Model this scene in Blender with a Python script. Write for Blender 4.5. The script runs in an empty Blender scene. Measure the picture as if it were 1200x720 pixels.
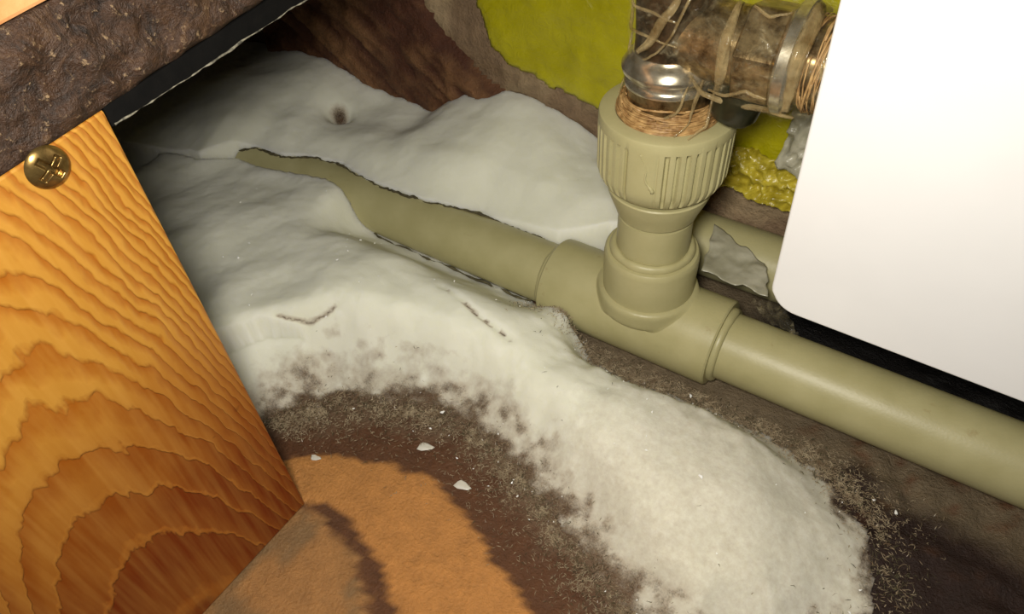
import bpy, math
import numpy as np
from mathutils import Matrix, Vector

# ------------------------------------------------------------------ camera
sc = bpy.context.scene
MM = 0.001
cam_d = bpy.data.cameras.new('camera'); cam = bpy.data.objects.new('camera', cam_d)
sc.collection.objects.link(cam); sc.camera = cam
cam_d.sensor_width = 36; cam_d.lens = 845.656 / 1200 * 36; cam_d.clip_start = 0.005; cam_d.clip_end = 20
R = ((0.83307, -0.36426, 0.41630), (0.55069, 0.61725, -0.56190), (-0.05228, 0.69736, 0.71481))
M = Matrix(R).to_4x4(); M.translation = Vector((0.09155, -0.23159, 0.27563)); cam.matrix_world = M
# ------------------------------------------------------------------ world and light
w = bpy.data.worlds.new('world'); sc.world = w; w.use_nodes = True
w.node_tree.nodes['Background'].inputs[0].default_value = (1.0, 0.86, 0.68, 1)
w.node_tree.nodes['Background'].inputs[1].default_value = 0.016
ld = bpy.data.lights.new('camera_flash', 'AREA'); ld.shape = 'DISK'; ld.size = 0.04; ld.energy = 0.98
ld.color = (1.0, 0.95, 0.85)
lo = bpy.data.objects.new('camera_flash', ld); sc.collection.objects.link(lo)
LP = Vector((0.073, -0.235, 0.291)); lo.location = LP
lo.rotation_euler = (Vector((-0.03, -0.02, 0.06)) - LP).to_track_quat('-Z', 'Y').to_euler()
sc.view_settings.view_transform = 'Standard'; sc.view_settings.look = 'None'
sc.view_settings.exposure = 0.0; sc.view_settings.gamma = 1.0
sc.view_settings.use_curve_mapping = False

# ------------------------------------------------------------------ noise
def _h(i, j, k, s):
    n = (i * 374761393 + j * 668265263 + k * 2147483647 + s * 1274126177) & 0xffffffff
    n = ((n ^ (n >> 13)) * 1274126177) & 0xffffffff
    return ((n ^ (n >> 16)) & 0xffff) / 65535.0 * 2 - 1
def vn(x, y, z=0.0, s=0):
    x = np.asarray(x, float); y = np.asarray(y, float) + 0 * x; z = np.asarray(z, float) + 0 * x
    i = np.floor(x).astype(np.int64); j = np.floor(y).astype(np.int64); k = np.floor(z).astype(np.int64)
    u = x - i; v = y - j; t = z - k
    u = u*u*u*(u*(u*6-15)+10); v = v*v*v*(v*(v*6-15)+10); t = t*t*t*(t*(t*6-15)+10)
    def L(a, b, q): return a + (b - a) * q
    c = [[[_h(i+a, j+b, k+d, s) for d in (0, 1)] for b in (0, 1)] for a in (0, 1)]
    return L(L(L(c[0][0][0], c[1][0][0], u), L(c[0][1][0], c[1][1][0], u), v),
             L(L(c[0][0][1], c[1][0][1], u), L(c[0][1][1], c[1][1][1], u), v), t)
def fbm(x, y, z=0.0, o=3, s=0):
    r = 0; a = 1.0
    for q in range(o):
        r = r + a * vn(np.asarray(x)*2**q + 17.3*q, np.asarray(y)*2**q + 9.1*q, np.asarray(z)*2**q, s+q); a *= .5
    return r
def sm(a, b, x):
    t = np.clip((x - a) / (b - a), 0, 1); return t * t * (3 - 2 * t)
def seg_dist(X, Y, pts, closed=False):
    d = np.full(X.shape, 1e9); n = len(pts)
    for q in range(n if closed else n - 1):
        a = pts[q]; b = pts[(q + 1) % n]
        vx, vy = b[0]-a[0], b[1]-a[1]; t = np.clip(((X-a[0])*vx + (Y-a[1])*vy) / (vx*vx + vy*vy + 1e-9), 0, 1)
        d = np.minimum(d, np.hypot(X - a[0] - t*vx, Y - a[1] - t*vy))
    return d
def inside(X, Y, pts):
    r = np.zeros(X.shape, bool); n = len(pts)
    for q in range(n):
        (x0, y0), (x1, y1) = pts[q], pts[(q+1) % n]
        if y0 == y1: continue
        c = ((y0 > Y) != (y1 > Y)) & (X < (x1-x0)*(Y-y0)/(y1-y0) + x0); r ^= c
    return r
def sdf(X, Y, pts):
    return np.where(inside(X, Y, pts), 1, -1) * seg_dist(X, Y, pts, True)

# ------------------------------------------------------------------ object helpers
def setp(o, label=None, cat=None, group=None, kind=None):
    if label: o['label'] = label
    if cat: o['category'] = cat
    if group: o['group'] = group
    if kind: o['kind'] = kind
    return o
def empty(name, loc, label, cat, group=None):
    o = bpy.data.objects.new(name, None); sc.collection.objects.link(o); o.location = [v*MM for v in loc]
    o.empty_display_size = .01
    return setp(o, label, cat, group)
def mesh(name, V, F, mat, parent=None, smooth=True, sharp=None, col=None):
    V = np.asarray(V, float) * MM
    off = np.zeros(3)
    if parent is not None: 
        p = parent
        while p is not None: off += np.array(p.location); p = p.parent
    elif len(V):
        off = np.array([V[:,0].mean(), V[:,1].mean(), V[:,2].min()])
    me = bpy.data.meshes.new(name); me.from_pydata((V - off).tolist(), [], [tuple(int(q) for q in f) for f in F]); me.update()
    if smooth: me.polygons.foreach_set('use_smooth', [True] * len(me.polygons))
    if sharp: me.set_sharp_from_angle(angle=math.radians(sharp))
    for nm, c in (col or {}).items():
        a = me.color_attributes.new(nm, 'FLOAT_COLOR', 'POINT')
        c = np.asarray(c, float)
        if c.ndim == 1: c = np.stack([c, c, c], 1)
        a.data.foreach_set('color', np.concatenate([c, np.ones((len(c), 1))], 1).ravel())
    me.materials.append(mat)
    o = bpy.data.objects.new(name, me); sc.collection.objects.link(o)
    if parent is not None: o.parent = parent
    else: o.location = off
    return o
class MB:
    def __init__(s): s.V = []; s.F = []; s.n = 0
    def add(s, V, F):
        V = np.asarray(V, float); s.V.append(V); s.F += [tuple(q + s.n for q in f) for f in F]; s.n += len(V); return s
    def build(s, name, mat, parent=None, **k): return mesh(name, np.concatenate(s.V), s.F, mat, parent, **k)
def frame(axis):
    a = np.array(axis, float); a /= np.linalg.norm(a)
    h = np.array([0, 0, 1.]) if abs(a[2]) < .9 else np.array([1., 0, 0])
    u = np.cross(h, a); u /= np.linalg.norm(u); return a, u, np.cross(a, u)
def lathe(prof, org, axis, seg=64, rf=None, cap=True):
    """prof: [(t, r)] along axis from org; rf(angle array, t, r) -> r"""
    a, u, v = frame(axis); th = np.linspace(0, 2*np.pi, seg, endpoint=False); V = []; F = []
    for t, r in prof:
        rr = np.full(seg, float(r)) if rf is None else rf(th, t, r)
        V.append(np.array(org) + a*t + rr[:, None]*(np.cos(th)[:, None]*u + np.sin(th)[:, None]*v))
    V = np.concatenate(V); n = len(prof)
    for i in range(n-1):
        for j in range(seg):
            k = (j+1) % seg; F.append((i*seg+j, i*seg+k, (i+1)*seg+k, (i+1)*seg+j))
    if cap: F.append(tuple(range(seg))[::-1]); F.append(tuple((n-1)*seg + j for j in range(seg)))
    return V, F
def tube(pts, r, seg=6, cap=True):
    pts = np.asarray(pts, float); n = len(pts); rs = np.full(n, float(r)) if np.isscalar(r) else np.asarray(r)
    T = np.gradient(pts, axis=0); T /= np.linalg.norm(T, axis=1)[:, None] + 1e-9
    u = np.cross(T[0], [0.3, 0.2, 1]); u /= np.linalg.norm(u); V = []; F = []
    th = np.linspace(0, 2*np.pi, seg, endpoint=False)
    for i in range(n):
        u = u - T[i]*np.dot(u, T[i]); u /= np.linalg.norm(u)+1e-9; w_ = np.cross(T[i], u)
        V.append(pts[i] + rs[i]*(np.cos(th)[:, None]*u + np.sin(th)[:, None]*w_))
    for i in range(n-1):
        for j in range(seg): k = (j+1) % seg; F.append((i*seg+j, i*seg+k, (i+1)*seg+k, (i+1)*seg+j))
    if cap: F.append(tuple(range(seg))[::-1]); F.append(tuple((n-1)*seg+j for j in range(seg)))
    return np.concatenate(V), F
def gridF(nx, ny, flip=False):
    i = np.arange(nx-1)[:, None]*ny + np.arange(ny-1)[None]; i = i.ravel()
    F = np.stack([i, i+ny, i+ny+1, i+1], 1)
    return F[:, ::-1] if flip else F
def bx(x0, x1, y0, y1, z0, z1):
    V = [(x, y, z) for x in (x0, x1) for y in (y0, y1) for z in (z0, z1)]
    return V, [(0, 1, 3, 2), (4, 6, 7, 5), (0, 4, 5, 1), (2, 3, 7, 6), (0, 2, 6, 4), (1, 5, 7, 3)]
def bevel(o, wdt, seg=2):
    m = o.modifiers.new('bevel', 'BEVEL'); m.width = wdt*MM; m.segments = seg; m.limit_method = 'ANGLE'
    m.angle_limit = math.radians(40); return o

# ------------------------------------------------------------------ materials
def srgb(r, g, b):
    return tuple(((c/255)/12.92 if c/255 <= .04045 else ((c/255+.055)/1.055)**2.4) for c in (r, g, b)) + (1,)
class Mat:
    def __init__(s, name, rough=.5, **k):
        s.m = bpy.data.materials.new(name); s.m.use_nodes = True; s.t = s.m.node_tree; s.b = s.t.nodes['Principled BSDF']
        s.b.inputs['Roughness'].default_value = rough
        for a, v in k.items(): s.b.inputs[a.replace('_', ' ')].default_value = v
        s.co = s.n('ShaderNodeTexCoord').outputs['Object']
    def n(s, t, **k):
        o = s.t.nodes.new(t)
        for a, v in k.items(): setattr(o, a, v)
        return o
    def l(s, a, b): s.t.links.new(a, b)
    def mapping(s, sc_, rot=(0, 0, 0)):
        m = s.n('ShaderNodeMapping'); m.inputs['Scale'].default_value = sc_; m.inputs['Rotation'].default_value = rot
        s.l(s.co, m.inputs[0]); return m.outputs[0]
    def noise(s, scale, detail=4, rough=.55, vec=None, dist=0):
        o = s.n('ShaderNodeTexNoise'); o.inputs['Scale'].default_value = scale; o.inputs['Detail'].default_value = detail
        o.inputs['Roughness'].default_value = rough; o.inputs['Distortion'].default_value = dist
        s.l(vec or s.co, o.inputs['Vector']); return o.outputs['Fac']
    def ramp(s, fac, stops, interp='LINEAR'):
        o = s.n('ShaderNodeValToRGB'); cr = o.color_ramp; cr.interpolation = interp
        while len(cr.elements) < len(stops): cr.elements.new(.5)
        for e, (p, c) in zip(cr.elements, stops): e.position = p; e.color = c if len(c) == 4 else tuple(c)+(1,)
        s.l(fac, o.inputs[0]); return o.outputs[0]
    def mix(s, fac, a, b, mode='MIX'):
        o = s.n('ShaderNodeMix', data_type='RGBA', blend_type=mode)
        for i, v in ((0, fac), (6, a), (7, b)):
            if hasattr(v, 'links'): s.l(v, o.inputs[i])
            else: o.inputs[i].default_value = v
        return o.outputs[2]
    def math(s, op, a, b=0.0, c=None):
        o = s.n('ShaderNodeMath', operation=op)
        for i, v in enumerate((a, b) if c is None else (a, b, c)):
            if hasattr(v, 'links'): s.l(v, o.inputs[i])
            else: o.inputs[i].default_value = v
        return o.outputs[0]
    def attr(s, nm):
        return s.n('ShaderNodeAttribute', attribute_name=nm).outputs['Color']
    def base(s, c):
        if hasattr(c, 'links'): s.l(c, s.b.inputs['Base Color'])
        else: s.b.inputs['Base Color'].default_value = c
        return s
    def bump(s, h, dist, strength=1.0):
        o = s.n('ShaderNodeBump'); o.inputs['Distance'].default_value = dist*MM; o.inputs['Strength'].default_value = strength
        s.l(h, o.inputs['Height']); s.l(o.outputs[0], s.b.inputs['Normal']); return s

def m_plastic():
    m = Mat('beige_plastic', .42)
    f = m.noise(60, 3); g = m.noise(900, 2)
    c = m.ramp(f, [(.3, srgb(170, 163, 118)), (.7, srgb(181, 174, 130))])
    c2 = m.mix(m.ramp(m.noise(95, 5, .65), [(.66, (0,)*3), (.76, (.55,)*3)]), c, srgb(140, 112, 66))
    return m.base(c2).bump(g, .06).m
PLASTIC = m_plastic()
def m_wood():
    m = Mat('varnished_pine', .36, Specular_IOR_Level=.35)
    sep = m.n('ShaderNodeSeparateXYZ'); m.l(m.co, sep.inputs[0])       # object space metres, origin at right foot corner
    n1 = m.noise(26, 4, .6, m.mapping((1, 1, .45))); n2 = m.noise(150, 3, .65, m.mapping((1, 1, .4)))
    u = m.math('ADD', sep.outputs['Y'], .057)
    k = m.math('ADD', sep.outputs['Z'], m.math('DIVIDE', m.math('MULTIPLY', u, u), .021))
    k = m.math('ADD', k, m.math('MULTIPLY', m.math('SUBTRACT', n1, .5), .046))
    k = m.math('ADD', k, m.math('MULTIPLY', m.math('SUBTRACT', n2, .5), .016))
    fr = m.math('FRACT', m.math('MULTIPLY', m.math('POWER', m.math('MAXIMUM', m.math('DIVIDE', k, .027), .001), 1.75), .25))
    dark0 = m.ramp(fr, [(0, (.9,)*3), (.08, (.3,)*3), (.16, (0,)*3), (.45, (.05,)*3), (.8, (.7,)*3), (1, (.95,)*3)])
    dark1 = m.ramp(fr, [(0, (.9,)*3), (.03, (.1,)*3), (.07, (0,)*3), (.14, (.55,)*3), (.6, (.9,)*3), (1, (1,)*3)])
    zt = m.ramp(m.math('ADD', sep.outputs['Z'], m.math('MULTIPLY', m.noise(14, 3), .05)), [(.075, (1,)*3), (.15, (0,)*3)])
    dark = m.mix(zt, dark0, dark1)
    light = m.mix(zt, srgb(184, 130, 50), srgb(160, 94, 34))
    deep = m.mix(zt, srgb(154, 86, 20), srgb(112, 42, 9))
    fib = m.noise(420, 2, .5, m.mapping((1, 1, .05)))
    c = m.mix(dark, light, deep)
    c = m.mix(m.math('MULTIPLY', m.math('SUBTRACT', fib, .35), .35), c, srgb(240, 190, 100), 'MIX')
    spots = m.ramp(m.noise(75, 3), [(.73, (0,)*3), (.77, (.8,)*3)])
    c = m.mix(spots, c, srgb(90, 40, 14))
    m.base(c).bump(m.math('ADD', m.math('MULTIPLY', dark, -1.0), m.math('MULTIPLY', fib, .3)), .35)
    return m.m
WOOD = m_wood()
def m_frost():
    m = Mat('frost', .75, Specular_IOR_Level=.25, Subsurface_Weight=1.0, Subsurface_Scale=.009)
    m.b.inputs['Subsurface Radius'].default_value = (1, 1, .85)
    a = m.attr('thin'); n = m.noise(30, 4); g = m.noise(500, 5, .7)
    c = m.mix(n, srgb(226, 226, 208), srgb(240, 240, 228))
    c = m.mix(m.ramp(m.math('ADD', a, m.math('MULTIPLY', m.math('SUBTRACT', m.noise(350, 4, .75), .5), m.math('ADD', .25, m.math('MULTIPLY', a, .6)))), [(.18, (0,)*3), (1.0, (1,)*3)]), c, srgb(150, 124, 96))
    al = m.math('MULTIPLY', m.math('SUBTRACT', 1.0, a), 1.9)
    al = m.math('ADD', al, m.math('MULTIPLY', m.math('SUBTRACT', m.noise(1300, 3, .7), .56), 1.1))
    al = m.ramp(al, [(0, (0,)*3), (.8, (1,)*3)]); m.l(al, m.b.inputs['Alpha'])
    return m.base(c).bump(g, .35, .5).m
FROST = m_frost()
def m_simple(name, c1, c2, scale, rough, bs=None, bd=.3, **k):
    m = Mat(name, rough, **k); m.base(m.ramp(m.noise(scale, 4, .6), [(.3, c1), (.7, c2)]))
    if bs: m.bump(m.noise(bs, 4, .65), bd)
    return m.m
CRYST = m_simple('frost_crystal', srgb(118, 96, 72), srgb(196, 180, 150), 300, .3, Alpha=.8)
ICE = m_simple('ice_flake', srgb(228, 222, 205), srgb(245, 243, 235), 200, .25, 300, .2, Transmission_Weight=.25)
SPARK = m_simple('sparkling_ice', srgb(245, 245, 240), srgb(255, 255, 255), 200, .12, Specular_IOR_Level=1.0)
GRIT_SHADE = m_simple('grit_and_gap_shade', srgb(58, 52, 34), srgb(96, 88, 60), 300, .8)  # shared by real grit and the painted shade of the frost gap
def m_attrcol(name, rough, amt, sc1, bd, sheen=0):
    m = Mat(name, rough); a = m.attr('Col'); n = m.noise(sc1, 6, .7); n2 = m.noise(sc1*4, 4, .7)
    c = m.mix(1.0, a, m.ramp(n, [(.25, (1-amt,)*3), (.75, (1+amt*.3,)*3)]), 'MULTIPLY')
    c = m.mix(m.ramp(n2, [(.68, (0,)*3), (.8, (.35,)*3)]), c, srgb(190, 165, 130))
    m.base(c).bump(m.math('ADD', n, m.math('MULTIPLY', n2, .8)), bd); return m.m
FLOORM = m_attrcol('stained_fibreboard', .55, .32, 170, 1.0)
WALLM = m_attrcol('rough_brown_render', .6, .4, 130, 1.2)
def m_felt():
    m = Mat('dark_brown_rough_mat', .55); n = m.noise(120, 6, .75, dist=1.5); n2 = m.noise(420, 4, .7)
    c = m.ramp(n, [(.3, srgb(26, 17, 11)), (.55, srgb(66, 44, 28)), (.75, srgb(100, 74, 48))])
    c = m.mix(m.ramp(n2, [(.6, (0,)*3), (.7, (.8,)*3)]), c, srgb(165, 138, 104))
    return m.base(c).bump(m.math('ADD', n, n2), 1.2).m
FELT = m_felt()
BLACK = m_simple('black_rubber', srgb(9, 9, 9), srgb(16, 15, 14), 200, .8, 300, .15, Specular_IOR_Level=.1)
SCUFF = m_simple('pale_scuffed_edge', srgb(40, 38, 32), srgb(160, 154, 134), 500, .6)
def m_yellow():
    m = Mat('yellow_green_paint', .38); n = m.noise(35, 5, .65); g = m.noise(190, 4, .7, dist=1)
    c = m.ramp(n, [(.3, srgb(158, 150, 8)), (.55, srgb(176, 168, 14)), (.8, srgb(190, 184, 30))])
    return m.base(c).bump(g, .9, .8).m
YELLOW = m_yellow()
WHITE = m_simple('white_enamel', srgb(244, 244, 244), srgb(250, 250, 250), 14, .32, Coat_Weight=.2)
def m_metal(name, c1, c2, rough, bd=.3):
    m = Mat(name, rough, Metallic=.85); m.base(m.ramp(m.noise(140, 5, .7), [(.35, c1), (.7, c2)])); m.bump(m.noise(110, 4, .6, dist=1), bd, .8); return m.m
BRASS = m_metal('tarnished_brass', srgb(84, 62, 34), srgb(200, 174, 124), .3)
NICKEL = m_metal('worn_nickel', srgb(168, 154, 124), srgb(240, 232, 208), .24, .1)
DARKMETAL = m_metal('dark_bronze', srgb(56, 42, 28), srgb(132, 106, 76), .34, .5)
SCREW = m_metal('brass_screw', srgb(92, 68, 34), srgb(176, 146, 88), .25, .1)
TOW = m_simple('brown_tow_fibre', srgb(122, 84, 44), srgb(200, 164, 108), 250, .5)
DARKRUB = m_simple('dark_green_rubber', srgb(22, 24, 14), srgb(46, 44, 28), 150, .3)
def m_film():
    m = Mat('clear_plastic_film', .12, Specular_IOR_Level=.7); m.base(srgb(214, 200, 160))
    n = m.noise(90, 4, .6, dist=2)
    al = m.ramp(n, [(.48, (.02,)*3), (.62, (.09,)*3), (.74, (.4,)*3)]); m.l(al, m.b.inputs['Alpha'])
    m.bump(m.noise(140, 4, .6, dist=1.5), .9); return m.m
FILM = m_film()
def m_scrap():
    m = Mat('milky_plastic_film', .3, Specular_IOR_Level=.5, Alpha=.72); m.base(m.ramp(m.noise(120, 4), [(.3, srgb(170, 166, 142)), (.7, srgb(204, 200, 180))]))
    m.bump(m.noise(110, 3, .5, dist=1), .4); return m.m
SCRAP = m_scrap()

# ================================================================== STRUCTURE
# floor: fibreboard with a dry tan patch, wet dark stain around the frost
A_TAN = [(-103, -143), (-83.6, -132.7), (-62.4, -124.8), (-40.5, -118.9), (-27, -124), (-3.4, -132.9), (15, -141.9), (34.5, -148.5),
         (60, -175), (20, -215), (-8.6, -182), (-24.5, -168), (-45, -159.5), (-62, -154), (-74, -154), (-85, -162), (-110, -160)]
C_LOW = [(-80, -162), (-70, -160), (-48, -164), (-30, -174), (-14, -190), (20, -260), (-60, -330), (-200, -330), (-200, -200), (-100, -165)]
OUT = [(-118.9, -133.7), (-101.6, -111.7), (-75, -99), (-44.4, -91), (-14, -98), (17.5, -112), (49.1, -126), (80, -134),
       (116, -120), (141, -80), (126, -43), (99, -28), (72.3, -21.5), (41.3, -21.5), (10.3, -26), (-12, -24.5), (-32, -22), (-53.1, -15)]
OUTW = [(118, -120)] + OUT
FRONT_IN = [(-53, -15), (-60, -10), (-97, -10), (-126, -9.5), (-157, -9.5), (-168, -12), (-176, -13.9), (-187, -11.4), (-200, -9.5),
            (-208, -11.2), (-225, -13), (-243, -15.9), (-258, -15.5), (-270, -15), (-281, -22), (-289, -31), (-300, -33)]
FRONT = OUT + FRONT_IN[1:] + [(-345, -50), (-400, -110), (-380, -190), (-300, -235), (-220, -235), (-150, -185)]
def floor():
    xs = np.arange(-620, 300, 2.6); ys = np.arange(-430, 82, 2.6); X, Y = np.meshgrid(xs, ys, indexing='ij')
    nz = fbm(X/14, Y/14, 0, 4, 3); nf = fbm(X/3, Y/3, 0, 2, 8)
    Xw, Yw = X + nz*2.2, Y + vn(X/9, Y/9, 4, 5)*2.2
    dA = sdf(Xw, Yw, A_TAN); dC = sdf(Xw + 3*nf, Yw, C_LOW); dF = sdf(X, Y, FRONT) + nz*4
    def c(r, g, b): return np.array(srgb(r, g, b)[:3])
    brown = c(92, 58, 34); red = c(100, 62, 34); tan = c(200, 138, 72); low = c(178, 128, 74); grey = c(112, 98, 72)
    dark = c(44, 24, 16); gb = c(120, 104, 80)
    col = np.zeros(X.shape + (3,)) + brown
    def mixc(m, b): 
        nonlocal col; col = col*(1-m[..., None]) + b*m[..., None]
    mixc(sm(-30, -4, -np.abs(dA)) , red)
    mixc(sm(-1.5, 1, dC), low)
    mixc(sm(-.1, .9, fbm(X/12, Y/16, 9, 3, 21)) * sm(0, 2, dC)*.6, grey)
    mixc(sm(-.8, .8, dA), tan)
    mixc(sm(10, 35, dA)*0.0, tan)
    # grey-brown dusty strip along the pipe, dark wet corner to the right
    mixc(sm(-60, -30, X) * sm(-44, -28, Y), gb)
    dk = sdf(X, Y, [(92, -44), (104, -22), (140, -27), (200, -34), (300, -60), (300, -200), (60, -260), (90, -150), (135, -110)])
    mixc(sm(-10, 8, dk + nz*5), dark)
    mixc(sm(.3, 1.2, fbm(X/6, Y/6, 2, 3, 44)) * sm(60, 110, X) * sm(-60, -20, Y)*.8, red)
    mixc(sm(12, 18, Y)*sm(30, 60, X), c(14, 10, 8))  # shade painted in: floor blackened behind the pipe under the radiator
    # light frost dusting next to the frost bank
    mixc(sm(-14, 4, dF + nf*5) * .3 * (1 - sm(88, 112, X)) * (1 - sm(-4, 2, dA)), c(170, 150, 122))
    Z = nf*.25 + nz*.3 + sm(-.8, .8, dA)*.7 + sm(-1, 1, dC)*.4
    Z += sm(80, 130, X)*sm(-120, -40, Y)*(fbm(X/7, Y/7, 6, 3, 71))*1.6 - .6
    Z -= 1
    V = np.stack([X, Y, Z], -1).reshape(-1, 3)
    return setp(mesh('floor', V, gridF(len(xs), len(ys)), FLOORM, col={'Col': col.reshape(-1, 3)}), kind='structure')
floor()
def wall():
    xs = np.arange(-620, 300, 3.0); zs = np.arange(-2, 420, 3.0); X, Z = np.meshgrid(xs, zs, indexing='ij')
    n = fbm(X/18, Z/18, 0, 4, 5); Y = 80 - n*2.2 - fbm(X/4, Z/4, 0, 2, 6)*.9
    def c(r, g, b): return np.array(srgb(r, g, b)[:3])
    col = np.zeros(X.shape + (3,)) + c(146, 120, 92)
    m = sm(-.2, .7, fbm(X/25, Z/25, 5, 3, 9)); col = col*(1-m[..., None]) + c(174, 150, 116)*m[..., None]
    V = np.stack([X, Y, Z], -1).reshape(-1, 3)
    o = setp(mesh('wall_back', V, gridF(len(xs), len(zs)), WALLM, col={'Col': col.reshape(-1, 3)}), kind='structure')
    # rough reddish timber set in the render, grain running down to the right
    xs = np.arange(-330, -118, 1.8); zs = np.arange(0, 135, 1.8); X, Z = np.meshgrid(xs, zs, indexing='ij')
    ca, sa = math.cos(math.radians(-36)), math.sin(math.radians(-36))
    U = X*ca + Z*sa; Wv = -X*sa + Z*ca
    g = .8*fbm(U/38 + .6*vn(Wv/9, U/20, 0, 5), Wv/7, 0, 4, 15) + .3*fbm(X/8, Z/8, 0, 3, 16)
    edge = sdf(X + 4*g, Z + 3*g, [(-335, -5), (-118, -5), (-112, 52), (-140, 66), (-172, 86), (-196, 128), (-235, 140), (-335, 140)])
    Y = 80 - sm(-2, 7, edge)*7 - g*2.6*sm(-2, 4, edge) + (edge < -3)*3
    def ramp(t): return c(84, 44, 22)*(1-t[..., None]) + c(142, 100, 62)*t[..., None]
    col = ramp(np.clip(.5 + .75*g + vn(X/30, Z/30, 0, 3)*.4, 0, 1))
    V = np.stack([X, Y, Z], -1).reshape(-1, 3); F = gridF(len(xs), len(zs)); e = edge.ravel()
    F = F[(e[F] > -3).all(1)]
    setp(mesh('timber', V, F, WALLM, o, col={'Col': col.reshape(-1, 3)}), 'dark reddish rough timber with slanting grain')
    # yellow-green paint skin with a ragged lower edge
    P = [(-150, 420), (-146, 125), (-143, 110), (-138, 92), (-126, 84), (-104, 78), (-84, 73), (-60, 70), (-30, 66), (0, 62), (22, 58), (38, 52), (60, 50), (120, 48), (298, 46), (298, 420)]
    xs = np.arange(-156, 299, 2.0); zs = np.arange(40, 420, 2.0); X, Z = np.meshgrid(xs, zs, indexing='ij')
    e = sdf(X + 1.5*vn(X/6, Z/6, 0, 31), Z + 2.2*vn(X/7, Z/7, 0, 32), P)
    Y = 75 - sm(0, 3, e)*1.2 - fbm(X/25, Z/25, 0, 3, 8)*1.3 - fbm(X/5, Z/5, 0, 2, 18)*.35
    V = np.stack([X, Y, Z], -1).reshape(-1, 3); F = gridF(len(xs), len(zs)); F = F[(e.ravel()[F] > 0).all(1)]
    y = mesh('paint_skin', V, F, YELLOW, o); setp(y, 'thick yellow-green painted layer with ragged edge')
    s = y.modifiers.new('solid', 'SOLIDIFY'); s.thickness = 1.6*MM; s.offset = -1
wall()

# ================================================================== OVERHEAD SHELF AND POST
def zb(y): return 189.5 + .09*(y + 158)          # underside of the shelf
def post():
    t = empty('wooden_post', (-91, -158.6, 0), 'upright orange pine plank with bold dark grain on the left, under the dark shelf', 'post')
    y0, y1 = -330, -158.6
    V = []
    for x in (-106, -80.5): V += [(x, y0, 0), (x, y1, 0), (x, y1, zb(y1)), (x, y0, zb(y0))]
    F = [(0, 1, 2, 3), (4, 7, 6, 5), (0, 4, 5, 1), (1, 5, 6, 2), (2, 6, 7, 3), (3, 7, 4, 0)]
    bevel(mesh('board', V, F, WOOD, t, smooth=False), .7)
post()
def screw():
    n = 60; g = np.linspace(-1, 1, n); A, B = np.meshgrid(g, g, indexing='ij')
    # map the square onto a disc
    X = A*np.sqrt(1 - B*B/2); Y = B*np.sqrt(1 - A*A/2); r = np.hypot(X, Y)
    H = 2.6*np.sqrt(np.clip(1.04 - r*r*.92, 0, 1))
    ca, sa = math.cos(.55), math.sin(.55); U = X*ca + Y*sa; W = -X*sa + Y*ca
    arm = np.minimum(np.maximum(np.abs(U)-.62, np.abs(W)-.13), np.maximum(np.abs(W)-.62, np.abs(U)-.13))
    H -= 1.5*(1 - sm(-.05, .05, arm))
    V = np.stack([-80.3 + H, -176.9 + 5.2*X, 184.4 + 5.2*Y], -1).reshape(-1, 3)
    t = empty('brass_screw', (-80.5, -176.9, 184.4), 'round-headed brass cross-slot screw at the top of the pine plank', 'screw')
    mesh('head', V, gridF(n, n), SCREW, t)
    V, F = lathe([(0, 2.2), (-14, 2.0), (-18, .3)], (-80.5, -176.9, 184.4), (1, 0, 0), 20); mesh('shank', V, F, SCREW, t)
screw()
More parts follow.
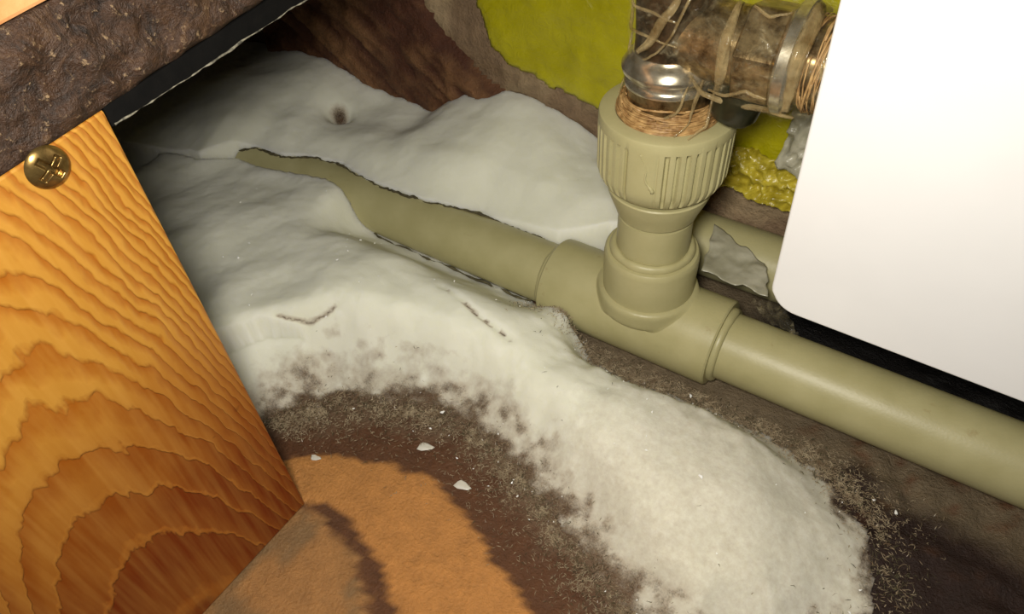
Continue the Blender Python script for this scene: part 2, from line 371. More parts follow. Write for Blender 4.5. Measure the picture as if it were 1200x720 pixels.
def shelf():
    t = empty('overhead_shelf', (-200, -158, 189), 'dark brown rough-faced slab with black underside lip at upper left', 'shelf')
    ys = np.arange(-345, 72, 1.6); n = 22
    prof = []                                   # (x, z offset, outward)
    for q in np.linspace(0, 1, 16): prof.append((-80.5 + 0.0, q*25.5, 1))
    for q in np.linspace(0, 1, 7)[1:]: prof.append((-80.5 - q*40, 25.5, 0))
    front = [( -118 + q*37.5, 0.0, -1) for q in np.linspace(0, 1, 8)[:-1]]
    prof = front + prof; prof = np.array(prof); P, Yg = np.meshgrid(np.arange(len(prof)), ys, indexing='ij')
    Xp = prof[P, 0]; Zo = prof[P, 1]
    n1 = fbm(Yg/14, Zo/10, Xp/10, 4, 2); n2 = fbm(Yg/3.5, Zo/3.5, Xp/3.5, 3, 4)
    edge = sm(0, 3, Zo)*sm(0, 3, 25.5 - Zo)
    X = Xp + (Xp > -82)*(1.0 + 1.2*n1*edge + 1.5*n2*edge - 1.4*(1-edge)) ; X = np.where(Yg < -158.6, np.maximum(X, Xp), X)
    Z = zb(Yg) + .3 + Zo + .6*n1*(Zo > 1) + .35*n2*(Zo > 1)+ .5*(n1+.6)*(Zo < 1)*(Yg > -158)
    V = np.stack([X, Yg, Z], -1).reshape(-1, 3)
    mesh('rough_facing', V, gridF(len(prof), len(ys), True), FELT, t)
    # body of the slab behind the facing
    V = []
    for x in (-560, -84): V += [(x, -345, zb(-345)+.6), (x, 76, zb(76)+1.2), (x, 76, zb(76)+25), (x, -345, zb(-345)+25)]
    F = [(0, 1, 2, 3), (4, 7, 6, 5), (0, 4, 5, 1), (1, 5, 6, 2), (2, 6, 7, 3), (3, 7, 4, 0)]
    setp(mesh('slab', V, F, BLACK, t, smooth=False), 'black core of the shelf')
    # black lip hanging under the slab past the post
    def lip(x0, x1, h0, h1, ya, yb):
        V = []
        for x in (x0, x1): V += [(x, ya, zb(ya)-h0+.6), (x, yb, zb(yb)-h1+.6), (x, yb, zb(yb)+.2), (x, ya, zb(ya)+.2)]
        return V
    F = [(0, 1, 2, 3), (4, 7, 6, 5), (0, 4, 5, 1), (1, 5, 6, 2), (2, 6, 7, 3), (3, 7, 4, 0)]
    setp(mesh('lip', lip(-86, -81, 5.6, 8.5, -158.3, 74), F, BLACK, t, smooth=False), 'black strip under the slab')
    ys = np.arange(-157.5, 70, .8)
    h = 5.6 + (ys+158.3)/232*2.9
    pts = np.stack([-81.0 + vn(ys/3, 0, 0, 2)*.25, ys, zb(ys) - h + .6 + vn(ys/6, 3, 0, 2)*.25], 1)
    rr = np.clip(.22 + .2*vn(ys/5, 1, 0, 9) + .2*vn(ys/1.7, 5, 0, 9), .06, .8)
    V, F = tube(pts, rr, 5); setp(mesh('scuffed_edge', V, F, SCUFF, t), 'pale scuffed line along the lip')
shelf()
def plank():
    V = []
    for x in (-320, -79.5): V += [(x, -345, zb(-345)+26.6), (x, 72, zb(72)+26.6), (x, 72, zb(72)+48), (x, -345, zb(-345)+48)]
    F = [(0, 1, 2, 3), (4, 7, 6, 5), (0, 4, 5, 1), (1, 5, 6, 2), (2, 6, 7, 3), (3, 7, 4, 0)]
    o = bevel(mesh('wooden_plank', V, F, PLANKM, smooth=False), 1.0)
    setp(o, 'pale orange wooden plank lying on the dark slab, top left corner', 'plank')
PLANKM = m_simple('pale_orange_wood', srgb(206, 140, 84), srgb(228, 172, 116), 60, .5, 200, .3)
plank()

# ================================================================== PLASTIC PIPEWORK
t = empty('plastic_water_pipe', (0, 0, 0), 'beige plastic pipe with welded tee and riser, left end buried in frost', 'pipe')
ZC = 19
def piece(name, prof, org, axis, seg=72, rf=None, mat=PLASTIC, parent=t, sharp=32, **k):
    V, F = lathe(prof, org, axis, seg, rf, **k); return mesh(name, V, F, mat, parent, sharp=sharp)
piece('pipe', [(q, 16) for q in (-330, -200, -100, -48)], (0, 0, ZC), (1, 0, 0))
piece('pipe', [(q, 16) for q in (36, 120, 240, 300)], (0, 0, ZC), (1, 0, 0))
mb = MB()
mb.add(*lathe([(-50, 16), (-50.2, 20), (-49.3, 20.8), (-46, 21), (34, 21), (38.4, 21), (39.2, 20.4), (39.2, 16)], (0, 0, ZC), (1, 0, 0), 96, cap=False))
mb.add(*lathe([(14, 20.7), (30, 21.0), (43.5, 21.2), (45.5, 20.9), (46.4, 20.2), (46.6, 19.0), (46.6, 16)], (0, 0, ZC-4), (0, 0, 1), 96, cap=False))
tee = mb.build('tee_fitting', PLASTIC, t, sharp=32)
mb = MB(); mb.add(*lathe([(-44, 18), (-44, 20.2), (32, 20.2), (32, 18)], (0, 0, ZC), (1, 0, 0), 96))
mb.add(*lathe([(10, 20), (10, 22.8), (21.5, 23.6), (21.5, 20)], (0, 0, ZC), (0, 0, 1), 96))
sh = mb.build('tee_shoulder', PLASTIC, t)
m_ = sh.modifiers.new('remesh', 'REMESH'); m_.mode = 'VOXEL'; m_.voxel_size = .7*MM; m_.use_smooth_shade = True
m_ = sh.modifiers.new('smooth', 'SMOOTH'); m_.iterations = 60; m_.factor = .6
def bead(name, org, axis, R_, r, wob=.25, s=1):
    a, u, v = frame(axis); th = np.linspace(0, 2*np.pi, 90, endpoint=False); V = []; F = []
    ph = np.linspace(0, 2*np.pi, 12, endpoint=False); rr = r + wob*vn(np.cos(th)*3, np.sin(th)*3, 0, s)
    for i in range(90):
        d = math.cos(th[i])*u + math.sin(th[i])*v
        for p in ph: V.append(np.array(org) + d*(R_ + rr[i]*math.cos(p)) + a*rr[i]*math.sin(p)*1.25)
    for i in range(90):
        for j in range(12): F.append((i*12+j, ((i+1) % 90)*12+j, ((i+1) % 90)*12+(j+1) % 12, i*12+(j+1) % 12))
    return mesh(name, V, F, PLASTIC, t)
bead('weld_bead', (40, 0, ZC), (1, 0, 0), 16.3, 1.9, s=1)
bead('weld_bead', (-51, 0, ZC), (1, 0, 0), 16.2, 1.5, s=2)
bead('weld_bead', (0, 0, 62.4), (0, 0, 1), 16.9, 1.9, s=3)
piece('riser_pipe', [(30, 16), (60, 16), (81.2, 16), (81.5, 14.2), (88, 14.6)], (0, 0, 0), (0, 0, 1))
# threaded adapter: two stepped rings below a ribbed cap
NR = 42
def rib(th, tt, r):
    # front flat faces the camera side; the cut grooves run round the rest
    a = th
    gmask = sm(.18, .30, np.abs(((a - CF + np.pi) % (2*np.pi)) - np.pi))
    g = sm(.0, .7, np.cos(a*NR)) * gmask
    dep = 1.6 * float(sm(100.5, 104, np.array(tt))) * float(1 - sm(124.5, 126, np.array(tt)))
    return r - g*dep
a_, u_, v_ = frame((0, 0, 1)); CF = math.atan2(np.dot(v_, (.1, -1, 0)), np.dot(u_, (.1, -1, 0)))
piece('adapter_ring', [(83, 14.6), (83, 16.4), (83.5, 17.0), (86, 17.8), (90, 19.4), (94, 20.9), (96.8, 21.6), (97.4, 21.2), (97.5, 17.5), (100, 17.5)], (0, 0, 0), (0, 0, 1), 96)
V, F = lathe([(99.8, 17.5), (99.8, 22.4), (101, 23.6), (103, 24.8), (105, 25.5), (106, 25.8), (108, 26), (110, 26), (115, 26.05), (120, 26.1), (124, 26.1), (124.8, 26.1), (126.2, 26.1), (129.6, 26.1), (130.4, 25.8), (130.7, 25.2), (130.7, 20), (129, 18)], (0, 0, 0), (0, 0, 1), 480, rib)
setp(mesh('ribbed_cap', V, F, PLASTIC, t, sharp=38), 'wide ribbed beige collar below the brass valve')
# dried drip on the front of the cap and a small raised mark
def on_cap(a, z, r=26.2): return (r*math.sin(a), -r*math.cos(a), z)
mb = MB()
z_ = np.linspace(125.5, 110, 24); aa = .06 + .10*vn(z_/5, 0, 0, 4) + (125.5 - z_)*.010
rr = .35 + .2*vn(z_/3, 2, 0, 4); rr[-4:] += .45
mb.add(*tube([on_cap(a, z) for a, z in zip(aa, z_)], rr, 6)); mb.build('dried_drip', PLASTIC, t)
# second pipe against the wall
V, F = lathe([(-90, 16), (60, 16), (300, 16)], (0, 55, 25), (1, 0, 0), 64)
o = mesh('plastic_water_pipe', V, F, PLASTIC, sharp=40); setp(o, 'second beige pipe lying behind the tee against the brown wall', 'pipe')

# ================================================================== VALVE
vt = empty('radiator_valve', (-3, 0, 130), 'brass radiator valve wrapped in tow and clear film, above the ribbed collar', 'valve')
AX = (-.035, 0, 1); VO = (0, 0, 130)
def vp(name, prof, mat, org=VO, axis=AX, seg=64, rf=None, sharp=35, parent=vt, **k):
    V, F = lathe(prof, org, axis, seg, rf, **k); return mesh(name, V, F, mat, parent, sharp=sharp)
vp('threaded_tail', [(-2, 15.5), (0, 15.8), (10, 15.8), (13, 15.8), (14.5, 15.6), (16, 15.5)], BRASS)
vp('collar_nut', [(11.2, 15), (11.6, 16.0), (12.2, 16.7), (13.2, 16.9), (14.6, 16.3), (15.0, 15.7), (16.6, 15.8), (17.2, 17.6), (18.6, 18.0), (19.2, 17.9), (22.6, 15.6), (23.2, 14.6), (24.5, 14)], NICKEL)
vp('valve_body', [(22, 13.6), (30, 13.2), (40, 13.4), (55, 14), (75, 14), (98, 13.8), (99, 12)], DARKMETAL,
   rf=lambda th, tt, r: r + .5*vn(np.cos(th)*3, np.sin(th)*3, tt/7, 5))
# side branch towards the radiator
BO = (3, 0, 160); BX = (1, 0, 0)
vp('branch', [(-6, 11), (4, 12.5), (12, 13.0), (20, 13.4), (24, 13.4), (24.5, 12)], BRASS, BO, BX, rf=lambda th, tt, r: r + .45*vn(np.cos(th)*4, np.sin(th)*4, tt/4, 7))
def hexr(th, tt, r): 
    a = (th + .25) % (np.pi/3) - np.pi/6; return np.minimum(r/np.cos(a)*.94, r*1.06)
vp('hex_nut', [(22, 12), (22.2, 14.6), (23, 15.8), (35, 15.8), (36, 14.8), (36.2, 12)], BRASS, BO, BX, 96, hexr, sharp=20)
vp('flange', [(36, 13), (36.2, 17.4), (37, 18.3), (40.2, 18.3), (41.4, 17.4), (41.6, 13)], NICKEL, BO, BX, 80)
vp('tailpiece', [(40, 13.6), (50, 13.8), (60, 13), (74, 12.5), (90, 12.5)], BRASS, BO, BX, rf=lambda th, tt, r: r + .5*vn(np.cos(th)*4, np.sin(th)*4, tt/3, 9))
vp('drain_cap', [(-24, 4), (-23.5, 7.5), (-21, 9), (-8, 9), (-6, 8)], DARKRUB, (30, 0, 158), (.25, .1, 1), 40)
setp(vt.children[-1], 'black cap under the branch')
# tow: strands wound round the tail below the collar and round the tailpiece
def tow(n, org, axis, r0, r1, t0, t1, rad, seed, droop=0):
    a, u, v = frame(axis); rng = np.random.default_rng(seed); mb = MB()
    for q in range(n):
        th0 = rng.uniform(0, 6.28); turns = rng.uniform(.25, .8); m = 26; th = th0 + np.linspace(0, turns*6.28, m)
        f = rng.uniform(0, 1); tt = t0 + (t1-t0)*f + np.linspace(-1, 1, m)*rng.uniform(-3, 3) + rng.normal(0, .45, m).cumsum()*.25
        rr = r0 + (r1-r0)*(1-f) + rng.uniform(-.4, .7) + rng.normal(0, .2, m).cumsum()*.25
        P = np.array(org) + a*tt[:, None] + rr[:, None]*(np.cos(th)[:, None]*u + np.sin(th)[:, None]*v)
        mb.add(*tube(P, rng.uniform(.4, 1)*rad, 5))
    return mb
setp(tow(150, (0, 0, 130), (0, 0, 1), 16.2, 19.0, .2, 6.0, .5, 5).build('tow_packing', TOW, vt), 'brown tow fibres packed round the thread', kind='stuff')
setp(tow(90, BO, BX, 14.0, 15.0, 45, 66, .45, 6).build('tow_packing', TOW, vt), kind='stuff')
# film wrapped over the branch and the body, crumpled and glossy
def wrap(name, org, axis, prof, seed, amp, seg=120, span=(0, 2*np.pi), parent=vt, mat=FILM):
    a, u, v = frame(axis); th = np.linspace(span[0], span[1], seg); ts = np.linspace(0, len(prof)-1, 60)
    pt = np.interp(ts, range(len(prof)), [p[0] for p in prof]); pr = np.interp(ts, range(len(prof)), [p[1] for p in prof])
    T, TH = np.meshgrid(np.arange(60), th, indexing='ij'); t_ = pt[T]; r_ = pr[T]
    cx, sx = np.cos(TH)*2, np.sin(TH)*2
    d = np.abs(fbm(cx*1.6 + t_/14, sx*1.6 - t_/20, t_/9, 3, seed))
    r_ = r_ + .6 + amp*(1 - 1.6*d)
    t2 = t_ + 1.5*vn(cx*2, sx*2, t_/8, seed+3)
    P = np.array(org) + a*t2[..., None] + r_[..., None]*(np.cos(TH)[..., None]*u + np.sin(TH)[..., None]*v)
    return mesh(name, P.reshape(-1, 3), gridF(60, seg), mat, parent)
setp(wrap('plastic_wrap', BO, BX, [(2, 14), (20, 14.6), (23, 17.0), (36, 17.2), (41, 18.8), (44, 16), (62, 15)], 3, 1.4), 'clear crumpled film round the branch')
setp(wrap('plastic_wrap', VO, AX, [(23, 14.2), (50, 14.6), (95, 14.6)], 8, 1.3), 'clear crumpled film round the upright body')

FOLD = m_simple('glossy_film_fold', srgb(120, 96, 58), srgb(206, 184, 134), 130, .09, 260, .8, Alpha=.4, Specular_IOR_Level=1.0)
def fold(name, pts, wd, seed, lift=0):
    # a flattened, twisted strand of film running over the given points
    pts = np.array(pts, float); q = np.linspace(0, len(pts)-1, 40); P = np.stack([np.interp(q, range(len(pts)), pts[:, i]) for i in range(3)], 1)
    for _ in range(3): P[1:-1] = (P[:-2] + 2*P[1:-1] + P[2:])/4
    P += np.stack([vn(q*1.3, 0, i, seed) for i in range(3)], 1)*.6
    T = np.gradient(P, axis=0); T /= np.linalg.norm(T, axis=1)[:, None]; n = np.array([.35, -.75, .55]); n /= np.linalg.norm(n)
    s_ = np.cross(T, n); s_ /= np.linalg.norm(s_, axis=1)[:, None]; wv = wd*np.clip(.8 + .6*vn(q/2.5, 4, 0, seed), .15, 2)*np.sin(np.pi*np.clip(q/(len(pts)-1), .04, .96))**.4
    V = []
    for k in range(7):
        f = k/3 - 1; V.append(P + s_*(f*wv)[:, None] + n*(.9*(1-f*f) + .5*vn(q*2, f*2, 0, seed+1))[:, None]*min(wd, 1.2))
    V = np.stack(V, 1).reshape(-1, 3); o = mesh(name, V, gridF(40, 7), FOLD, vt)
    m = o.modifiers.new('solid', 'SOLIDIFY'); m.thickness = .2*MM
def onb(x, deg, r):     # point on the side branch, deg 0 = towards the viewer side, 90 = up
    a = math.radians(deg); r = r - 2.6; return (BO[0] + x - 1, -r*math.cos(a), BO[2] + r*math.sin(a))
def onv(z, deg, r):     # point round the upright body, deg 0 = front, positive to the right
    a = math.radians(deg); r = r - (1.9 if z > 150 else 1.2); return (VO[0] - .035*(z-130) + r*math.sin(a), -r*math.cos(a), z)
for i, (pp, wd) in enumerate([
        ([onb(17, 150, 18), onb(19, 80, 19), onb(20, 30, 18.5), onb(20, -20, 18), onb(18, -60, 18)], 1.8),
        ([onb(44, 140, 21), onb(44, 80, 21.5), onb(43.5, 30, 21.5), onb(43.5, -30, 21.5)], 1.9),
        ([onv(182, 30, 17.5), onv(174, 15, 18.5), onv(166, 0, 19), onv(158, -18, 19.5)], 1.3),
        ([onv(185, 55, 18), onv(178, 35, 20), onv(168, 22, 21), onv(160, 5, 20.5), onv(157, -12, 19.8)], .8),
        ([onv(176, -80, 17.5), onv(172, -40, 18), onv(173, 0, 18), onv(170, 25, 18.5)], .7),
        ([onv(167, -85, 17.5), onv(163, -45, 18), onv(164, -5, 18), onv(162, 25, 19)], .6),
        ([onb(16, -50, 19), onb(23, -35, 20.5), onb(30, -18, 20.5), onb(37, -26, 21)], .9),
        ([onb(10, -20, 19), onb(14, -50, 20), onb(22, -62, 21), onb(34, -58, 21), onb(46, -45, 21)], .8),
        ([onb(50, 120, 17), onb(52, 70, 17.6), onb(50, 20, 17.8), onb(55, -25, 17.5)], 1.2),
        ([onv(150, 60, 20), onv(142, 52, 19.5), onv(136, 45, 20.5), onv(131.5, 30, 23)], .6),
        ([onv(148, 75, 21), onv(140, 66, 22), onv(134, 58, 24), onv(131.5, 42, 25)], .5),
        ([onv(152, 48, 20), onv(144, 40, 18.5), onv(138, 30, 18.5), onv(134, 10, 18)], .5),
        ([onv(156, -95, 19), onv(146, -92, 19), onv(138, -95, 20), onv(131, -92, 22.5)], .7),
        ([onb(25, 70, 20), onb(31, 62, 20.2), onb(37, 68, 21)], 1.1)]):
    fold('film_fold', pp, wd, 50 + i)

# ================================================================== WHITE RADIATOR
rt = empty('white_radiator', (150, 0, 72), 'large flat white enamelled radiator with rounded lower corner at the upper right', 'radiator')
def panel():
    c = []     # outline in (x, z), lower-left corner rounded
    r = 11; cx, cz = 57.6 + r, 73.2 + r
    c.append((49.5, 330))
    for q in range(11):
        a = math.pi + q/10*math.pi/2; c.append((cx + r*math.cos(a) - (.35 if q < 3 else 0), cz + r*math.sin(a)))
    c += [(330, 69.5), (330, 330)]
    n = len(c); V = [(x, -22.0, z) for x, z in c] + [(x, -18.5, z) for x, z in c]
    F = [tuple(range(n)), tuple(range(n, 2*n))[::-1]] + [(i, i+n, (i+1) % n + n, (i+1) % n) for i in range(n)]
    bevel(mesh('front_panel', V, F, WHITE, rt, smooth=False), 1.0, 3)
    V, F = bx(84, 330, -18.6, 44, 84, 330); bevel(mesh('body', V, F, WHITE, rt, smooth=False), 3, 2)
    for x in (130, 270):
        V, F = bx(x, x+14, 43, 80, 150, 200); mesh('bracket', V, F, WHITE, rt, smooth=False)
panel()

# ================================================================== FROST
def frost_grid(x0, x1, y0, y1, st):
    xs = np.arange(x0, x1, st); ys = np.arange(y0, y1, st); X, Y = np.meshgrid(xs, ys, indexing='ij'); return xs, ys, X, Y
def frost_mesh(name, xs, ys, X, Y, H, thin, keep):
    V = np.stack([X, Y, H], -1).reshape(-1, 3); F = gridF(len(xs), len(ys)); k = keep.ravel(); F = F[k[F].all(1)]
    used = np.unique(F); mp = -np.ones(len(V), int); mp[used] = np.arange(len(used))
    return mesh(name, V[used], mp[F], FROST, col={'thin': thin.ravel()[used]})
def smooth(A, n):
    k = np.hanning(n+2)[1:-1]; k /= k.sum(); P = np.concatenate([np.repeat(A[:1], n, 0), A, np.repeat(A[-1:], n, 0)])
    return np.apply_along_axis(lambda c: np.convolve(c, k, 'same'), 0, P)[n:-n]
def lumps(X, Y, s):
    A = X*.8 + Y*.6; B = Y*.8 - X*.6; C_ = X*.45 - Y*.89; D_ = X*.89 + Y*.45
    A = A + 6*vn(C_/40, D_/40, 2, s+9); B = B + 6*vn(C_/37, D_/37, 7, s+9)
    return vn(A/50, B/50, .3, s)*3.6 + vn(C_/36, D_/36, .6, s+1)*2.0 + vn(A/20, B/20, .4, s+2)*2.1 + vn(C_/9, D_/9, .2, s+5)*.45
def fuzz(X, Y, s): return fbm(X/3.2, Y/3.2, 0, 3, s)*.22
# ---- front bank
xs, ys, X, Y = frost_grid(-405, 150, -240, -6, 1.25)
wob = fbm(X/9, Y/9, 0, 4, 61)
dO = seg_dist(X, Y, OUT[:-2] + [] ); dO = np.where(inside(X, Y, FRONT + []), dO, -dO)
inn = FRONT_IN[1:]
dI = seg_dist(X, Y, inn); ins = inside(X, Y, FRONT)
dside = seg_dist(X, Y, [(-345, -50), (-400, -110), (-380, -190), (-300, -235), (-220, -235), (-150, -185), (-118.9, -133.7)])
dside = np.where(ins, dside, -dside)
xk = [-405, -330, -280, -230, -180, -140, -100, -60, -20, 20, 60, 90, 115, 150]
Hm = np.interp(X, xk, [26, 30, 34, 38, 41, 44, 42, 36, 30, 27, 25, 20, 12, 5])
Hm = smooth(Hm, 41)
hb = np.interp(X, [-405, -290, -274, -255, -240, -210, -185, -176, -168, -150, -60], [34, 33, 29, 28, 31, 35, 34, 24, 11, 8, 7])
prO = Hm*(1 - np.exp(-np.clip(dO + wob*2.5, 0, None)/20.0))
side = sm(-80, -50, Y)*(1 - sm(85, 112, X)); prO = prO*(sm(-6, 36, dO)*1.3*(1-side) + side*sm(-2, 20, dO)*1.15)
hb = smooth(hb, 11)
prI = hb + (Hm - hb)*sm(0, 46, dI)*1.0
H = -np.log(np.exp(-prO/4) + np.exp(-prI/4))*4
H = np.minimum(H, 26*sm(-2, 30, dside)+ (dside > 30)*50)
H += lumps(X, Y, 12)*sm(0, 25, np.minimum(dO, dI+8))*1.0 + fuzz(X, Y, 90)*sm(-2, 6, dO)
# soft dents and a curved crease
H -= 5.0*np.exp(-((X+150)**2 + (Y+95)**2)/260)
cre = seg_dist(X, Y, [(-136, -106), (-131, -104), (-124, -99), (-119, -92), (-117, -88)]); H -= 1.7*np.exp(-(cre/1.7)**2)
cre2 = seg_dist(X, Y, [(-84, -50), (-72, -52), (-60, -55), (-48, -56), (-40, -57)]); H -= 1.2*np.exp(-(cre2/1.6)**2)*(1+wob)
H0 = H.copy(); H = np.where(ins, H, -4)
H = np.where(ins & (X < -52), np.maximum(H, 2), H)
Hf = H.copy()
dn = dO + fbm(X/6, Y/6, H/5, 4, 77)*6
thin = (1 - sm(-3, 30, dn))*(1-side) + side*(1 - sm(-3, 11, dn))
thin = np.maximum(thin, .42*sm(-60, 60, X + .3*fbm(X/25, Y/25, 0, 2, 3)*40)); thin = np.where(X < -170, 0, thin); thin *= 1 - sm(-66, -52, X*-1 - 0)*0
thin = np.maximum(thin, .75*np.exp(-(cre/.9)**2)); thin = np.maximum(thin, .8*np.exp(-(cre2/1.3)**2)*sm(-.2, .5, fbm(X/3, Y/3, 0, 2, 7)))
sd = sdf(X, Y, FRONT); H = np.where(X < -53, 4 + (np.maximum(H0, 4)-4)*sm(-2.2, .6, sd), H); keep = (sd > -2.6) & ((H > .1) | (X < -53))
o = frost_mesh('frost_bank', xs, ys, X, Y, H, thin, keep)
setp(o, 'thick fluffy white frost bank in front of the pipe, beside the pine plank', 'frost')
FX, FY, FH, FD = xs, ys, H, dO
# ---- back bank
BIN = [(-300, -30), (-289, -29), (-280, -17), (-274, -11.5), (-262, -7.3), (-240, -6.4), (-218, 1.2), (-200, 3.8), (-177, -.4), (-162, -1.3), (-133, .9),
       (-104, 8.2), (-85, 12), (-58, 14), (-45, 20.5), (-36, 26), (-26, 29), (-20, 42), (-16, 84)]
BACK = BIN + [(-440, 84), (-440, -60), (-345, -46)]
xs, ys, X, Y = frost_grid(-442, -12, -60, 80.5, 1.25)
ins = inside(X, Y, BACK); dI = seg_dist(X, Y, BIN); wob = fbm(X/9, Y/9, 0, 4, 62)
hb = 19 + np.sqrt(np.clip(16.2**2 - np.interp(X, [b[0] for b in BIN], [b[1] for b in BIN])**2, 0, None)) + 1.0
hb = np.where(X < -271, np.interp(X, [-300, -285, -276], [32, 35, 37.5]), hb)
hb = np.where(X > -110, 31.5, hb); hb = np.maximum(hb, 30); hb = np.where(X > -95, np.interp(X, [-95, -58, -30], [31.5, 35, 43]), hb)
Hw = np.interp(X, [-442, -380, -314, -281, -245, -209, -188, -165, -140, -116, -90, -71, -45, -15], [34, 40, 51, 52, 47, 40, 44, 57, 62, 63, 58, 52, 44, 38])
hb = smooth(hb, 17); Hw = smooth(Hw, 31)
tt = np.clip((Y - np.interp(X, [b[0] for b in BIN], [b[1] for b in BIN])) / (80 - np.interp(X, [b[0] for b in BIN], [b[1] for b in BIN])), 0, 1)
H = hb + (Hw - hb)*(.25*sm(0, .35, tt) + .75*tt) + 3*np.sin(np.pi*tt) + lumps(X, Y, 31)*sm(0, 18, dI) + fuzz(X, Y, 95)*.8
H -= 12*np.exp(-(((X+237)**2/50 + (Y-42)**2/40))) + 4.5*np.exp(-(((X+232)**2 + (Y-44)**2)/330))
H -= 5*np.exp(-((X+184)**2/180))*sm(10, 50, Y)
thin = .85*np.exp(-(((X+240)**2 + (Y-45)**2)/34)**1.5); sd = sdf(X, Y, BACK); H = 4 + (H-4)*sm(-2.2, .6, sd); keep = sd > -2.6  # dark depth of the hole painted in through the thin mask
o = frost_mesh('frost_bank', xs, ys, X, Y, H, thin, keep)
setp(o, 'fluffy white frost heaped against the wall behind the pipe, with a small dark hole', 'frost')
# dark strips standing in for the shaded gap between frost and pipe
def pipe_line(pts, seed, r, n=5):
    pts = np.array(pts, float); d = np.r_[0, np.linalg.norm(np.diff(pts, axis=0), axis=1).cumsum()]; s = np.arange(0, d[-1], 1.0)
    P = np.stack([np.interp(s, d, pts[:, i]) for i in range(3)], 1)
    P[:, 1] += .8*vn(s/4, 0, 0, seed) + .5*vn(s/1.6, 3, 0, seed); ang = np.arctan2(P[:, 1], P[:, 2]-19)
    return P, r*np.clip(.75 + .7*vn(s/5, 9, 0, seed) + .3*vn(s/1.5, 2, 0, seed), .08, 2)
def surf(lst, out=.35):
    res = []
    for x, y in lst:
        y = max(-15.9, min(15.9, y)); z = 19 + math.sqrt(256 - y*y); k = (16+out)/16; res.append((x, y*k, 19 + (z-19)*k))
    return res
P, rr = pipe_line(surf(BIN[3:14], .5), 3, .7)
setp(MB().add(*tube(P, rr, 5)).build('gap_shade_line', GRIT_SHADE), 'long thin dark strip drawn as gap shade on the pipe along the rear frost edge', 'gap shade')
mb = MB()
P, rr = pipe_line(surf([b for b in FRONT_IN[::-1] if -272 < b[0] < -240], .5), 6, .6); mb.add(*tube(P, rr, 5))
setp(mb.build('gap_shade_line', GRIT_SHADE), 'short dark strip drawn as gap shade at the left tip of the exposed pipe', 'gap shade')

q = np.arange(-170, -56, 1.0); P = np.stack([q, -15.0 + .7*vn(q/4, 0, 0, 6), 10.0 + .9*vn(q/7, 2, 0, 6)], 1)  # dark strip added for the shade between pipe underside and front frost
setp(MB().add(*tube(P, .62*np.clip(.7 + .8*vn(q/6, 5, 0, 8) + .3*vn(q/1.5, 1, 0, 8), .05, 2), 5)).build('gap_shade_line', GRIT_SHADE), 'dark broken strip drawn as gap shade under the pipe between the tee and the front frost', 'gap shade')
# ---- loose crystals in the transition zones
rng = np.random.default_rng(7)
def fheight(x, y):
    i = np.clip(((x - FX[0])/1.25).astype(int), 0, len(FX)-1); j = np.clip(((y - FY[0])/1.25).astype(int), 0, len(FY)-1)
    return np.maximum(FH[i, j], 0)
def needles(n, name, label, box, lo, hi, mat, lmin, lmax, wd, seed, zone=None):
    rng = np.random.default_rng(seed); x = rng.uniform(box[0], box[1], n*14); y = rng.uniform(box[2], box[3], n*14)
    d = sdf(x, y, FRONT); p = np.where(d < 0, np.exp(d/lo), np.exp(-d/hi)); p = p*(.35 + .65*sm(-.3, .5, fbm(x/9, y/9, 0, 3, seed)))
    ok = ((x > -62) | (y < -75)) & (rng.uniform(0, 1, len(x)) < p) & ((x > -95) | (y > -158)) & ~(np.abs(y) < 15.5)
    if zone is not None: ok &= zone(x, y)
    x = x[ok][:n]; y = y[ok][:n]; n = len(x)
    z = fheight(x, y); L = rng.uniform(lmin, lmax, n); th = rng.uniform(0, 6.283, n); el = rng.uniform(-.15, .75, n)
    bend = rng.normal(0, .5, n); W = wd*rng.uniform(.5, 1.4, n); V = []; F = []
    d1 = np.stack([np.cos(th)*np.cos(el), np.sin(th)*np.cos(el), np.sin(el)], 1); d2 = np.stack([np.cos(th+bend)*np.cos(el*.3), np.sin(th+bend)*np.cos(el*.3), np.sin(el*.2)], 1)
    s = np.stack([-np.sin(th), np.cos(th), 0*th], 1); up = np.array([0, 0, 1.])
    P0 = np.stack([x, y, z - .1], 1); P1 = P0 + d1*(L/2)[:, None]; P2 = P1 + d2*(L/2)[:, None]
    V = np.stack([P0 - s*W[:, None]*.5, P0 + s*W[:, None]*.5, P1 - s*W[:, None], P1 + s*W[:, None], P1 + up*W[:, None]*1.5, P2], 1).reshape(-1, 3)
    b = np.arange(n)[:, None]*6
    F = np.concatenate([b+[0, 2, 4], b+[0, 4, 1], b+[1, 4, 3], b+[4, 2, 5], b+[3, 4, 5], b+[2, 3, 5]])
    o = mesh(name, V, F, mat, smooth=False); return setp(o, label, 'frost', kind='stuff')
BOX = (-125, 150, -140, -16)
needles(15000, 'frost_crystals', 'fine whitish frost needles fringing the front frost bank on the brown floor', BOX, 7, 3.2, CRYST, .8, 2.6, .15, 3, lambda x, y: rng.uniform(0, 1, len(x)) > .75*sm(112, 135, x))
needles(2600, 'brown_fibres', 'tiny brown fibres and grit scattered along the fringe of the frost', BOX, 6, 5, GRIT_SHADE, 1.0, 3.4, .14, 5)

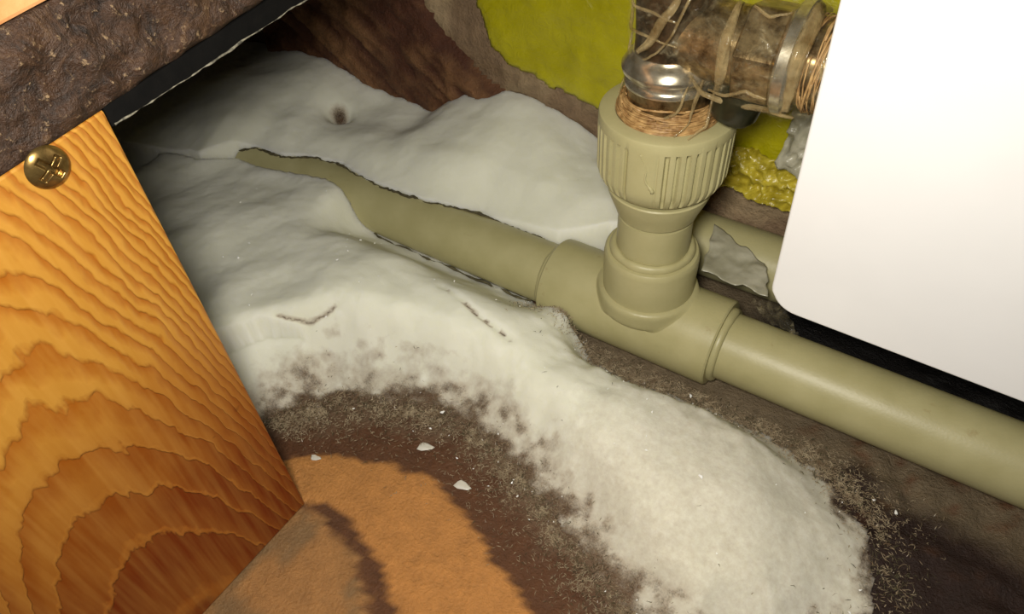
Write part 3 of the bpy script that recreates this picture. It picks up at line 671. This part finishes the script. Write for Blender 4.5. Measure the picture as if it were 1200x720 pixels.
def grain(name, x, y, size, mat, seed, flat=.6, z=None, ang=None):
    rg = np.random.default_rng(seed); n1, n2 = 7, 10; V = []; F = []
    a0 = rg.uniform(0, 6.28) if ang is None else ang
    zz = float(fheight(np.array([x]), np.array([y]))[0]) if z is None else z
    if z is None: zz = max(zz, .3)
    for i in range(n1+1):
        p = math.pi*i/n1
        for j in range(n2):
            q = 2*math.pi*j/n2; k = 1 + .22*math.sin(3*q + seed) + rg.uniform(-.1, .1)
            lx, ly = math.cos(q)*math.sin(p)*k*size, math.sin(q)*math.sin(p)*k*size*.55
            V.append((x + lx*math.cos(a0) - ly*math.sin(a0), y + lx*math.sin(a0) + ly*math.cos(a0), zz + size*flat*.4 + math.cos(p)*size*flat*.5))
    for i in range(n1):
        for j in range(n2): F.append((i*n2+j, (i+1)*n2+j, (i+1)*n2+(j+1) % n2, i*n2+(j+1) % n2))
    return V, F
for (x, y, s, lab, a) in ((-54, -109, 4.0, 'white oval ice flake on the brown stain, between the tan patch and the frost', .5),
                       (-28, -116, 4.0, 'greyish ice flake beside the right edge of the tan patch', .2),
                       (-93, -139.5, 2.6, 'small pale flake on the tan patch beside the pine plank', .3)):
    V, F = grain('ice_flake', x, y, s, ICE, int(s*10), .22, 0.0, a); setp(mesh('ice_flake', V, F, ICE), lab, 'ice flake')
mb = MB(); rng = np.random.default_rng(11); cnt = 0
while cnt < 110:
    x = rng.uniform(-250, 135); y = rng.uniform(-150, -20)
    d = float(sdf(np.array([x]), np.array([y]), FRONT)[0])
    if d < -14 or (x < -100 and d < 3) or (d > 12 and rng.uniform() > .35): continue
    mb.add(*grain('g', x, y, rng.choice([.4, .65, 1.1], p=[.55, .35, .1]), None, cnt, 1.0)); cnt += 1
setp(mb.build('sparkling_grains', SPARK, smooth=False), 'tiny bright sparkling ice grains dotted over the front frost', 'ice grains', kind='stuff')

# ================================================================== FILM SCRAPS
def crumple(name, corners, nu, nv, amp, sc_, seed, mat, label, cat, arch=0):
    a, b, c, d = [np.array(q, float) for q in corners]; u = np.linspace(0, 1, nu); v = np.linspace(0, 1, nv); U, Vv = np.meshgrid(u, v, indexing='ij')
    U2 = U + .04*vn(Vv*6, U*0, 0, seed); V2 = Vv + .05*vn(U*6, 0, 0, seed+1)
    P = (a*((1-U2)*(1-V2))[..., None] + b*(U2*(1-V2))[..., None] + c*(U2*V2)[..., None] + d*((1-U2)*V2)[..., None])
    n = np.cross(b-a, d-a); n /= np.linalg.norm(n)
    h = amp*(1 - 2.2*np.abs(fbm(P[..., 0]/sc_, P[..., 1]/sc_, P[..., 2]/sc_, 3, seed))) + arch*np.sin(np.pi*U)
    P = P + n*h[..., None]; o = mesh(name, P.reshape(-1, 3), gridF(nu, nv), mat)
    s = o.modifiers.new('solid', 'SOLIDIFY'); s.thickness = .25*MM; return setp(o, label, cat)
crumple('plastic_film', [(18.5, 17.5, 41), (50, 20, 38), (41.5, 39, 41), (11, 50, 42)], 30, 24, .9, 14, 3, SCRAP,
        'torn milky film scrap draped between the tee and the rear pipe', 'film')
crumple('plastic_film', [(44, 16, 36), (57, 4, 37.5), (70, 3, 37), (54, 24, 38)], 26, 20, 2.4, 7, 9, FILM,
        'crumpled clear film tucked behind the tee under the radiator corner', 'film')
crumple('plastic_film', [(30, 60, 78), (60, 58, 78), (60, 62, 112), (34, 64, 112)], 30, 30, 4, 10, 14, SCRAP,
        'bunched greyish film between the valve and the radiator edge', 'film')
FOIL = m_simple('yellow_foil', srgb(140, 124, 20), srgb(214, 196, 70), 120, .3, 160, .6)
crumple('yellow_paint_flake', [(4, 66, 56), (62, 64, 48), (62, 70, 74), (6, 72, 76)], 50, 26, 3.4, 6, 21, FOIL,
        'crumpled peeling yellow paint hanging right of the ribbed collar', 'paint flake')
